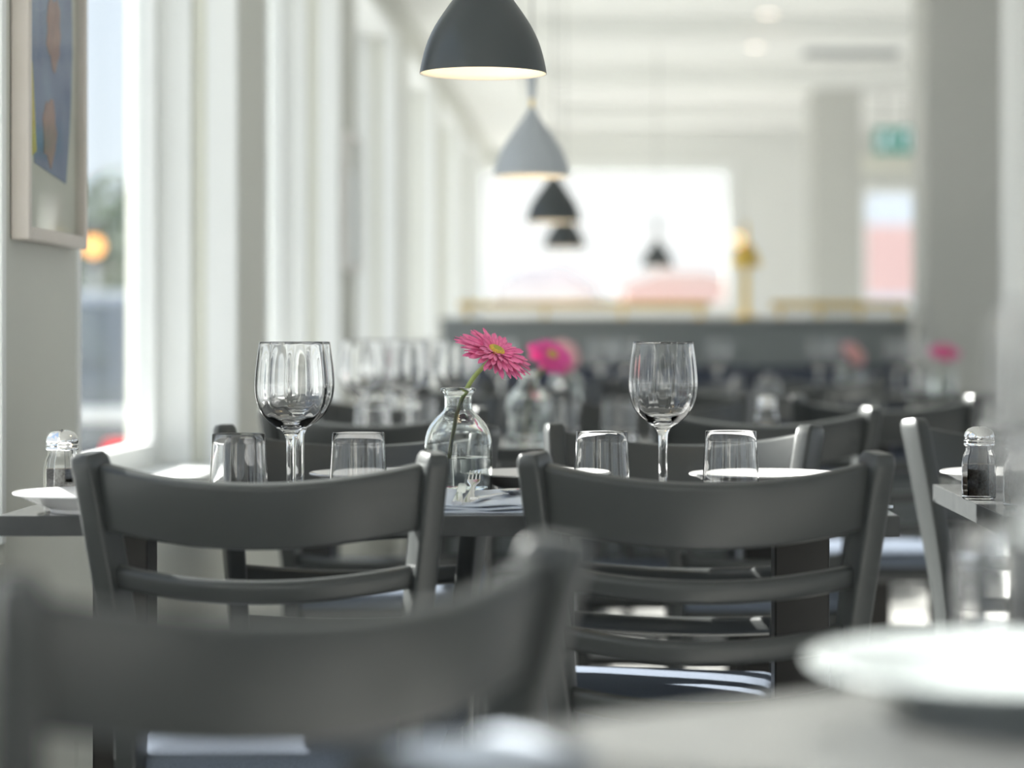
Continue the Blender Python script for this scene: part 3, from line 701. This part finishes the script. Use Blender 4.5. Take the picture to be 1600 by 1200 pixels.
def spoon(loc, rz, label):
    root = empty('teaspoon', loc, rz); tag(root, label, 'spoon', 'steel cutlery on the napkin')
    sec = [(-0.075, 0.006, 0.0014), (-0.05, 0.0065, 0.0018), (0.0, 0.0032, 0.0022), (0.03, 0.0028, 0.0022), (0.038, 0.004, 0.0018)]
    rings = [[Vector((x, y, 0.003+z)) for x, z in rrect(a, b, b*.9)] for y, a, b in sec]
    MB().loft(rings).build('handle', M_steel, root, smooth=True, angle=50)
    prof = []
    n = 8; vs_ = []; fs = []
    for side in (0, 1):
        for i in range(n+1):
            r = i/n
            for j in range(20):
                a = 2*PI*j/20
                vs_.append((0.0145*r*math.cos(a), 0.058+0.023*r*math.sin(a), 0.0008+0.006*r*r+0.0010*side))
    for side in (0, 1):
        for i in range(n):
            for j in range(20):
                p = side*(n+1)*20+i*20; q = (p+j, p+(j+1) % 20, p+20+(j+1) % 20, p+20+j); fs.append(q)
    m_ = (n+1)*20
    for j in range(20): fs.append((n*20+j, n*20+(j+1) % 20, m_+n*20+(j+1) % 20, m_+n*20+j))
    MB().add(vs_, fs).build('bowl', M_steel, root, smooth=True, angle=60)
    return root
ZN = ZTAB+0.0165
table_knife((wx(718, 3.37), 3.365, ZN), 0.03, math.radians(4), 'steel table knife on the napkin, left of the fork')
fork((wx(737, 3.38), 3.375, ZN), 0.0, math.radians(7), 'steel fork on the napkin, tines pointing to the glass vase')
spoon((wx(774, 3.35), 3.350, ZN), -0.35, 'steel teaspoon lying at the right of the forks')

# ------------------------------------------------------------------ pendant lamps
def pendant(px, Y, m, label, z=None, R=0.0935, X=None):
    X = wx(px, Y) if X is None else X
    z = 1.366 if z is None else z
    root = empty('pendant_lamp', (X, Y, z)); tag(root, label, 'lamp', 'conical pendant lamps')
    cp = [(1.0, 0.0), (0.985, 0.10), (0.94, 0.30), (0.87, 0.52), (0.765, 0.74), (0.63, 0.95), (0.48, 1.16), (0.335, 1.36), (0.205, 1.55), (0.115, 1.70), (0.07, 1.80)]
    o_ = [(r*R, zz*R) for r, zz in resample(cp, 2)]
    t = 0.0022
    i_ = [(max(r-t, 0.001), zz-t*0.7) for r, zz in reversed(o_)]
    MB().lathe(o_+[(0.0, 1.80*R)], 64).build('shade', m, root, smooth=True, angle=60)
    i_[-1] = (o_[0][0]-0.0006, 0.0)
    MB().lathe([(0.0, i_[0][1])]+i_, 64).build('shade_lining', M_lampin, root, smooth=True, angle=60)
    MB().lathe([(0, 1.78*R), (0.0045, 1.78*R), (0.0040, 2.08*R), (0.0, 2.10*R)], 16).build('brass_neck', M_brass, root, smooth=True)
    MB().lathe([(0, 2.02*R), (0.006, 2.02*R), (0.0095, 2.15*R), (0.0125, 2.5*R), (0.011, 2.75*R), (0.004, 2.95*R), (0, 2.95*R)], 24).build('cord_holder', m, root, smooth=True)
    MB().tube([(0, 0, 2.9*R), (0, 0, CEIL-z-0.035)], 0.0022, 8).build('cable', M_cablegrey, root)
    MB().lathe([(0, CEIL-z-0.04), (0.04, CEIL-z-0.036), (0.045, CEIL-z-0.0005), (0, CEIL-z-0.0005)], 24).build('ceiling_cup', m, root, smooth=True, angle=50)
    b = MB().lathe([(0, 0.28*R), (0.15*R, 0.31*R), (0.27*R, 0.44*R), (0.30*R, 0.62*R), (0.24*R, 0.82*R), (0.15*R, 1.0*R), (0.14*R, 1.2*R), (0, 1.2*R)], 24).build('bulb', M_bulb, root, smooth=True)
    return root
pendant(755, 3.56, M_lamp, 'nearest slate-grey pendant lamp, sharp, cut by the top edge')
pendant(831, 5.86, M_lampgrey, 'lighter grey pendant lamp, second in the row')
pendant(865, 8.2, M_lamp, 'third pendant lamp of the row, against the bright far window')
pendant(882, 10.66, M_lamp, 'smallest pendant of the row, just below the third one')
pendant(1027, 13.6, M_lamp, 'small lone pendant lamp low in the right half of the far window')

# ------------------------------------------------------------------ bench, rails, brass lamp
YP = 11.0
bx0, bx1 = wx(690, YP), wx(1422, YP)
bn = empty('bench', ((bx0+bx1)/2, YP, 0)); tag(bn, 'long high-backed bench with dark navy seat before the far windows', 'bench')
W_ = bx1-bx0
MB().box((0, 0.03, 0.52), (W_, 0.10, 1.04)).build('back_panel', M_partition, bn, bevel=0.006)
MB().box((0, 0.03, 1.052), (W_+0.02, 0.13, 0.022)).build('cap_board', M_partition, bn, bevel=0.004)
nseg = 3
for i in range(nseg):
    x = -W_/2+W_*(i+.5)/nseg
    MB().box((x, -0.055, 0.66), (W_/nseg-0.012, 0.07, 0.36)).build('back_cushion', M_navy, bn, bevel=0.02, seg=3)
    MB().box((x, -0.29, 0.42), (W_/nseg-0.012, 0.52, 0.10)).build('seat_cushion', M_navy, bn, bevel=0.025, seg=3)
MB().box((0, -0.27, 0.19), (W_, 0.46, 0.36)).build('plinth', M_partition, bn, bevel=0.004)
def brass_rail(p0, p1, label):
    x0, x1 = wx(p0, YP), wx(p1, YP)
    root = empty('brass_rail', ((x0+x1)/2, YP+0.03, 1.063)); tag(root, label, 'rail', 'brass rails on the bench back')
    L = x1-x0
    MB().tube([(-L/2, 0, 0.058), (L/2, 0, 0.058)], 0.018, 14).build('bar', M_brass, root, smooth=True)
    n = 4
    for i in range(n):
        x = -L/2+0.04+(L-0.08)*i/(n-1)
        MB().lathe([(0, 0), (0.02, 0), (0.02, 0.005), (0.008, 0.008), (0.007, 0.05), (0, 0.05)], 14, (x, 0, 0)).build('post', M_brass, root, smooth=True, angle=50)
brass_rail(716, 1108, 'long brass rail on the bench below the wide far window')
brass_rail(1206, 1420, 'short brass rail on the bench between the brass lamp and broad column')
X = wx(1166, YP)
bl = empty('brass_table_lamp', (X, YP+0.03, 1.063)); tag(bl, 'glowing brass lamp standing on the bench back at the window edge', 'lamp')
MB().lathe([(0, 0), (0.055, 0), (0.055, 0.008), (0.02, 0.016), (0.009, 0.03), (0, 0.03)], 28).build('base', M_brass, bl, smooth=True, angle=50)
MB().lathe([(0, 0.02), (0.017, 0.02), (0.015, 0.26), (0.010, 0.38), (0, 0.38)], 14).build('pole', M_brass, bl, smooth=True)
MB().lathe([(0.070, 0.235), (0.072, 0.238), (0.058, 0.285), (0.036, 0.325), (0.014, 0.345), (0.010, 0.343), (0.032, 0.320), (0.054, 0.281)], 32, closed=True).build('shade', M_brass, bl, smooth=True, angle=60)
MB().lathe([(0, -0.034), (0.02, -0.028), (0.034, 0), (0.02, 0.028), (0, 0.034)], 20, (-0.036, -0.03, 0.355)).build('bulb', M_bulbdim, bl, smooth=True)
MB().lathe([(0, 0.37), (0.009, 0.372), (0.012, 0.40), (0.006, 0.43), (0, 0.45)], 16).build('finial', M_brass, bl, smooth=True)

# ------------------------------------------------------------------ pictures, sign, vent, downlights
def art_mat():
    m = bpy.data.materials.new('abstract_print'); m.use_nodes = True; t = m.node_tree; b = t.nodes['Principled BSDF']
    b.inputs['Roughness'].default_value = 0.6
    tcn = t.nodes.new('ShaderNodeTexCoord'); n = t.nodes.new('ShaderNodeTexNoise'); n.inputs['Scale'].default_value = 9; n.inputs['Detail'].default_value = 3
    t.links.new(tcn.outputs['Object'], n.inputs['Vector'])
    r = t.nodes.new('ShaderNodeValToRGB'); r.color_ramp.elements[0].position = 0.35; r.color_ramp.elements[0].color = (0.10, 0.14, 0.30, 1)
    r.color_ramp.elements[1].position = 0.65; r.color_ramp.elements[1].color = (0.20, 0.26, 0.42, 1)
    t.links.new(n.outputs['Fac'], r.inputs[0]); t.links.new(r.outputs[0], b.inputs['Base Color']); return m
M_art = art_mat()
M_artblush = mat('print_blush', (0.42, 0.22, 0.18), 0.7, noise=(30, 0.2, (0.30, 0.16, 0.15)))
M_artochre = mat('print_ochre', (0.62, 0.48, 0.06), 0.7, noise=(30, 0.2, (0.66, 0.54, 0.10)))
def picture(y0, y1, z0, z1, label, simple=False):
    """hangs on the left wall; local x = along the wall (towards +Y), z up, faces +X"""
    d = 0.030
    root = empty('framed_picture', (XW, (y0+y1)/2, z0)); tag(root, label, 'picture', 'pictures on the window piers')
    L, Hh = y1-y0, z1-z0; fw = 0.022; mf = M_framewhite if simple else M_frame
    for (yc, zc, dy, dz) in ((-L/2+fw/2, Hh/2, fw, Hh), (L/2-fw/2, Hh/2, fw, Hh), (0, fw/2, L-2*fw, fw), (0, Hh-fw/2, L-2*fw, fw)):
        MB().box((d/2+0.001, yc, zc), (d, dy, dz)).build('frame_bar', mf, root, bevel=0.003)
    MB().box((0.010, 0, Hh/2), (0.006, L-2*fw, Hh-2*fw)).build('mount', M_mount if not simple else M_white, root)
    if not simple:
        def flat(name, pts, m, x): MB().prism(pts, x, x+0.0012, 'yz').build(name, m, root)
        w2 = L/2-fw-0.03; h0, h1 = 0.13, Hh-0.09
        body = []
        for i in range(25):
            t = i/24; zz = h0+(h1-h0)*t
            body.append((-w2*(0.45+0.55*math.sin(PI*(0.12+0.8*t))), zz))
        bodyr = [(w2*(0.45+0.55*math.sin(PI*(0.15+0.8*(i/24)))), h0-0.02+(h1-h0)*i/24) for i in range(24, -1, -1)]
        flat('print_figure', body+bodyr, M_art, 0.0135)
        flat('print_band', [(-w2, h0), (-w2*0.62, h0+.02), (-w2*0.8, h0+.16), (-w2*0.95, h0+.20)], M_artochre, 0.015)
        flat('print_band', [(-w2*0.98, h0+.33), (-w2*0.72, h0+.36), (-w2*0.35, h1-.02), (-w2*0.7, h1-.08)], M_artochre, 0.015)
        for zc, rr, yc in ((h0+0.06, 0.055, -0.01), (h0+0.23, 0.060, 0.02), (h0+0.42, 0.062, 0.03), (h0+.60, .05, .0)):
            pts = [(yc+rr*0.85*math.cos(a*2*PI/18)*(1+.16*math.sin(2.3*a+zc*9)), zc+rr*math.sin(a*2*PI/18)*(1+.18*math.cos(1.7*a+zc*5))) for a in range(18)]
            flat('print_blot', pts, M_artblush, 0.0152)
    MB().box((0.020, 0, Hh/2), (0.002, L-2*fw, Hh-2*fw)).build('glazing', M_pane, root)
    return root
picture(3.86, 4.30, wz(374, 3.86), wz(374, 3.86)+0.80, 'framed abstract blue print hanging on the nearest pier')
picture(8.72, 9.14, 1.22, 1.72, 'small white-framed picture on a pier further along', True)

Ye = 17.0
x0, x1, z0, z1 = wx(1368, Ye), wx(1432, Ye), wz(239, Ye), wz(199, Ye)
es = empty('exit_sign', ((x0+x1)/2, Ye, z0)); tag(es, 'green running-man exit sign hanging between the columns', 'sign')
Wd, Hd = x1-x0, z1-z0
MB().box((0, 0.02, Hd/2), (Wd, 0.04, Hd)).build('light_box', M_green, es, bevel=0.004)
def sgn(pts): MB().prism([(p[0]*Hd, p[1]*Hd) for p in pts], -0.003, -0.0003, 'xz').build('pictogram', M_signwhite, es)
ox = -0.42
sgn([(ox+0.06*math.cos(a*PI/6)+.04, 0.80+0.065*math.sin(a*PI/6)) for a in range(12)])
sgn([(ox-.12, .70), (ox+.08, .70), (ox+.22, .52), (ox+.17, .48), (ox+.07, .60), (ox+.03, .44), (ox+.18, .30), (ox+.12, .12), (ox+.06, .14), (ox+.09, .27), (ox-.06, .38), (ox-.12, .22), (ox-.28, .22), (ox-.28, .28), (ox-.16, .28), (ox-.07, .60), (ox-.16, .62), (ox-.22, .50), (ox-.27, .53)])
sgn([(.18, .15), (.18, .85), (.52, .85), (.52, .15), (.46, .15), (.46, .78), (.24, .78), (.24, .15)])
sgn([(.02, .46), (.02, .54), (.10, .54), (.10, .60), (.16, .50), (.10, .40), (.10, .46)])
for s in (-1, 1): MB().tube([(s*Wd*.3, 0.02, Hd), (s*Wd*.3, 0.02, CEIL-z0)], 0.004, 8).build('hanger', M_cable, es)

vt = empty('ceiling_vent', (wx(1330, 14.5), 14.5, CEIL)); tag(vt, 'dark slotted ceiling vent in front of the slimmer column', 'vent')
MB().box((0, 0, -0.01), (0.62, 0.30, 0.02)).build('vent_frame', M_white, vt, bevel=0.003)
for i in range(6): MB().box((0, -0.11+0.044*i, -0.026), (0.56, 0.026, 0.012)).build('slat', M_partition, vt)
for i, (px, py) in enumerate(((1200, 20), (1180, 72), (1580, 165))):
    Y = (CEIL-H)*F/(VY-py)
    d = empty('ceiling_downlight', (wx(px, Y), Y, CEIL)); tag(d, ('warm ceiling downlight nearest the top edge', 'warm ceiling downlight just below the topmost one', 'warm ceiling downlight right of the broad column')[i], 'downlight', 'round ceiling downlights')
    MB().lathe([(0.055, 0.0), (0.085, 0.0), (0.085, -0.006), (0.060, -0.010), (0.055, -0.004)], 28, closed=True).build('trim_ring', M_white, d, smooth=True, angle=40)
    MB().lathe([(0, -0.009), (0.03, -0.008), (0.055, -0.003), (0.055, -0.0005), (0, -0.0005)], 24).build('lens', M_down, d, smooth=True)

# ------------------------------------------------------------------ outside
M_street = mat('street', (0.30, 0.30, 0.30), 0.9, noise=(0.8, 0.3, (0.36, 0.36, 0.35)))
st = MB().box((-20, 35, -0.35), (140, 150, 0.3)).build('street_ground', M_street); struct(st, 'pale sunlit street outside the windows', 'ground')
M_f1 = mat('facade_ochre', (0.72, 0.66, 0.56), 0.9, noise=(0.5, 0.3, (0.76, 0.70, 0.62)))
M_f2 = mat('facade_grey', (0.74, 0.76, 0.76), 0.9, noise=(0.5, 0.3, (0.60, 0.61, 0.60)))
M_f3 = mat('facade_red', (0.76, 0.50, 0.45), 0.9, noise=(0.5, 0.3, (0.80, 0.56, 0.52)))
M_f4 = mat('facade_pink', (0.80, 0.52, 0.48), 0.9, noise=(0.5, 0.3, (0.84, 0.58, 0.54)))
M_roof = mat('roof_slate', (0.55, 0.56, 0.60), 0.8, noise=(2, 0.3, (0.6, 0.61, 0.65)))
M_rooft = mat('roof_tile', (0.74, 0.52, 0.45), 0.8, noise=(2, 0.3, (0.78, 0.58, 0.52)))
M_dglass = mat('dark_window', (0.10, 0.13, 0.16), 0.1, noise=(2, 0.3, (0.14, 0.17, 0.20)))
M_lwin = mat('pale_window', (0.75, 0.80, 0.86), 0.2, noise=(2, 0.3, (0.8, 0.84, 0.9)))
def house(x, y, w_, d_, h, rh, m, mr, label, nx=4, nz=2, mw=None, spire=False):
    root = empty('town_house', (x, y, -0.2)); tag(root, label, 'building', 'buildings across the street')
    MB().box((0, 0, h/2), (w_, d_, h)).build('wall', m, root)
    MB().prism([(-w_/2-0.2, h), (w_/2+0.2, h), (w_*0.2, h+rh), (-w_*0.2, h+rh)], -d_/2-0.2, d_/2+0.2, 'xz').build('roof', mr, root)
    for i in range(nx):
        for j in range(nz):
            MB().box((-w_/2+w_*(i+.5)/nx, -d_/2-0.01, h*(j+.55)/nz), (w_/nx*0.45, 0.06, h/nz*0.5)).build('window', mw or M_dglass, root)
    if spire: MB().lathe([(0.0, h+rh-0.2), (0.35, h+rh-0.2), (0.30, h+rh+0.2), (0.0, h+rh+1.0)], 8).build('spire', mr, root)
    return root
house(-20.5, 88, 7, 6, 4.2, 1.2, M_f1, M_roof, 'ochre house far down the street seen through the left window', 3, 2)
house(-12.9, 84, 6, 6, 5.0, 1.2, M_f2, M_roof, 'pale grey house far down the street next to the ochre one', 3, 2)
house(-1.8, 75, 3.2, 5, 2.6, 0.7, M_f2, M_roof, 'pale house with a grey roof beyond the left part of the far window', 3, 1)
house(2.2, 70, 3.4, 5, 2.5, 0.5, M_f3, M_rooft, 'red house beyond the right part of the far window', 3, 1, M_lwin)
house(6.65, 42, 6.0, 5, 4.6, 1.4, M_f4, M_rooft, 'pink house seen through the narrow far window', 3, 2, M_lwin)
M_leaf = mat('tree_leaves', (0.07, 0.12, 0.06), 0.8, noise=(3, 0.3, (0.12, 0.17, 0.09)))
M_bark = mat('tree_bark', (0.16, 0.12, 0.09), 0.9, noise=(8, 0.3, (0.22, 0.17, 0.13)))
def tree(x, y, h, r, label):
    root = empty('street_tree', (x, y, -0.2)); tag(root, label, 'tree', 'trees along the street')
    MB().tube([(0, 0, 0), (0.05, 0, h*0.3), (0, 0.05, h*0.6)], [0.14, 0.11, 0.06], 8).build('trunk', M_bark, root, smooth=True)
    b = MB(); rg = random.Random(int(x*10))
    for i in range(700):
        a, u, q = rg.uniform(0, 2*PI), rg.uniform(-1, 1), rg.random()**0.4
        p = Vector((math.cos(a)*math.sqrt(1-u*u)*r*q, math.sin(a)*math.sqrt(1-u*u)*r*q, h*0.66+u*h*0.34*q))
        s = 0.16; e1 = Vector((rg.uniform(-1, 1), rg.uniform(-1, 1), rg.uniform(-1, 1))).normalized()*s; e2 = e1.orthogonal().normalized()*s*0.6
        b.add([p-e1, p+e2, p+e1, p-e2], [(0, 1, 2, 3)])
    o = b.build('foliage', M_leaf, root); o['kind'] = 'stuff'
tree(-8.3, 43, 4.2, 1.3, 'leafy street tree outside the left window, nearer one')
tree(-12.5, 52, 3.6, 1.5, 'leafy street tree outside the left window, further one')
# parked car, seen from behind through the first window
M_carpaint = mat('car_paint', (0.16, 0.18, 0.20), 0.25, metal=0.4, coat=0.6, noise=(1, 0.4, (0.18, 0.20, 0.22)))
M_tail = mat('tail_light', (0.75, 0.02, 0.03), 0.25, emit=((1.0, 0.05, 0.05), 1.5), noise=(20, .3, (.8, .04, .05)))
M_bumper = mat('bumper_white', (0.80, 0.82, 0.82), 0.3, noise=(4, .3, (.84, .85, .85)))
M_tyre = mat('tyre', (0.02, 0.02, 0.02), 0.9, noise=(30, .3, (.03, .03, .03)))
car = empty('parked_car', (-3.92, 16.0, -0.2)); tag(car, 'dark parked car with red tail light outside the left window', 'car')
prof = [(0, .35), (-.04, .6), (0, .9), (.15, 1.0), (.45, 1.42), (.9, 1.5), (2.0, 1.47), (2.7, 1.05), (3.8, .92), (4.15, .7), (4.2, .35), (3.7, .28), (.5, .28)]
def car_section(x, k): return [Vector((x*(0.80 if z > 1.05 else 1), y, z)) for y, z in prof]
MB().loft([car_section(x, 0) for x in (-.88, -.82, .82, .88)]).build('body', M_carpaint, car, smooth=True, bevel=0.03, seg=2)
MB().prism([(-.6, 1.04), (.6, 1.04), (.5, 1.36), (-.5, 1.36)], 0.10, 0.13, 'xz').build('rear_window', M_dglass, car)
MB().box((0, -0.04, 0.66), (1.7, 0.10, 0.10)).build('bumper', M_bumper, car, bevel=0.03)
for s in (-1, 1):
    MB().box((s*0.70, -0.05, 0.42), (0.16, 0.08, 0.14)).build('tail_light', M_tail, car, bevel=0.03)
    for y in (0.75, 3.35):
        b = MB().lathe([(0, -0.1), (0.2, -0.1), (0.31, -0.09), (0.33, -0.05), (0.33, 0.05), (0.31, 0.09), (0.2, 0.1), (0, 0.1)], 24)
        o = b.build('wheel', M_tyre, car, smooth=True, angle=40); o.rotation_euler = (0, PI/2, 0); o.location = (s*0.80, y, 0.33)

# amber signal lamp down the street
M_amber = mat('amber_lamp', (1.0, 0.5, 0.1), 0.4, emit=((1.0, 0.45, 0.12), 6.0), noise=(6, .3, (1.0, .55, .15)))
sl = empty('signal_lamp', (wx(147, 34), 34, -0.2)); tag(sl, 'glowing amber signal lamp down the street below the framed picture', 'signal')
zs_ = wz(385, 34)+0.2
MB().tube([(0, 0, 0), (0, 0, zs_-0.25)], 0.05, 10).build('pole', M_roof, sl)
MB().box((0, 0.05, zs_), (0.34, 0.16, 0.6)).build('housing', M_black, sl, bevel=0.03)
MB().lathe([(0, -0.05), (0.09, -0.04), (0.125, 0.0), (0, 0.01)], 20).build('lens', M_amber, sl, smooth=True).matrix_local = Matrix.Translation((0, -0.035, zs_)) @ Matrix.Rotation(-PI/2, 4, 'X') @ Matrix.Diagonal((1, 1, -1, 1))
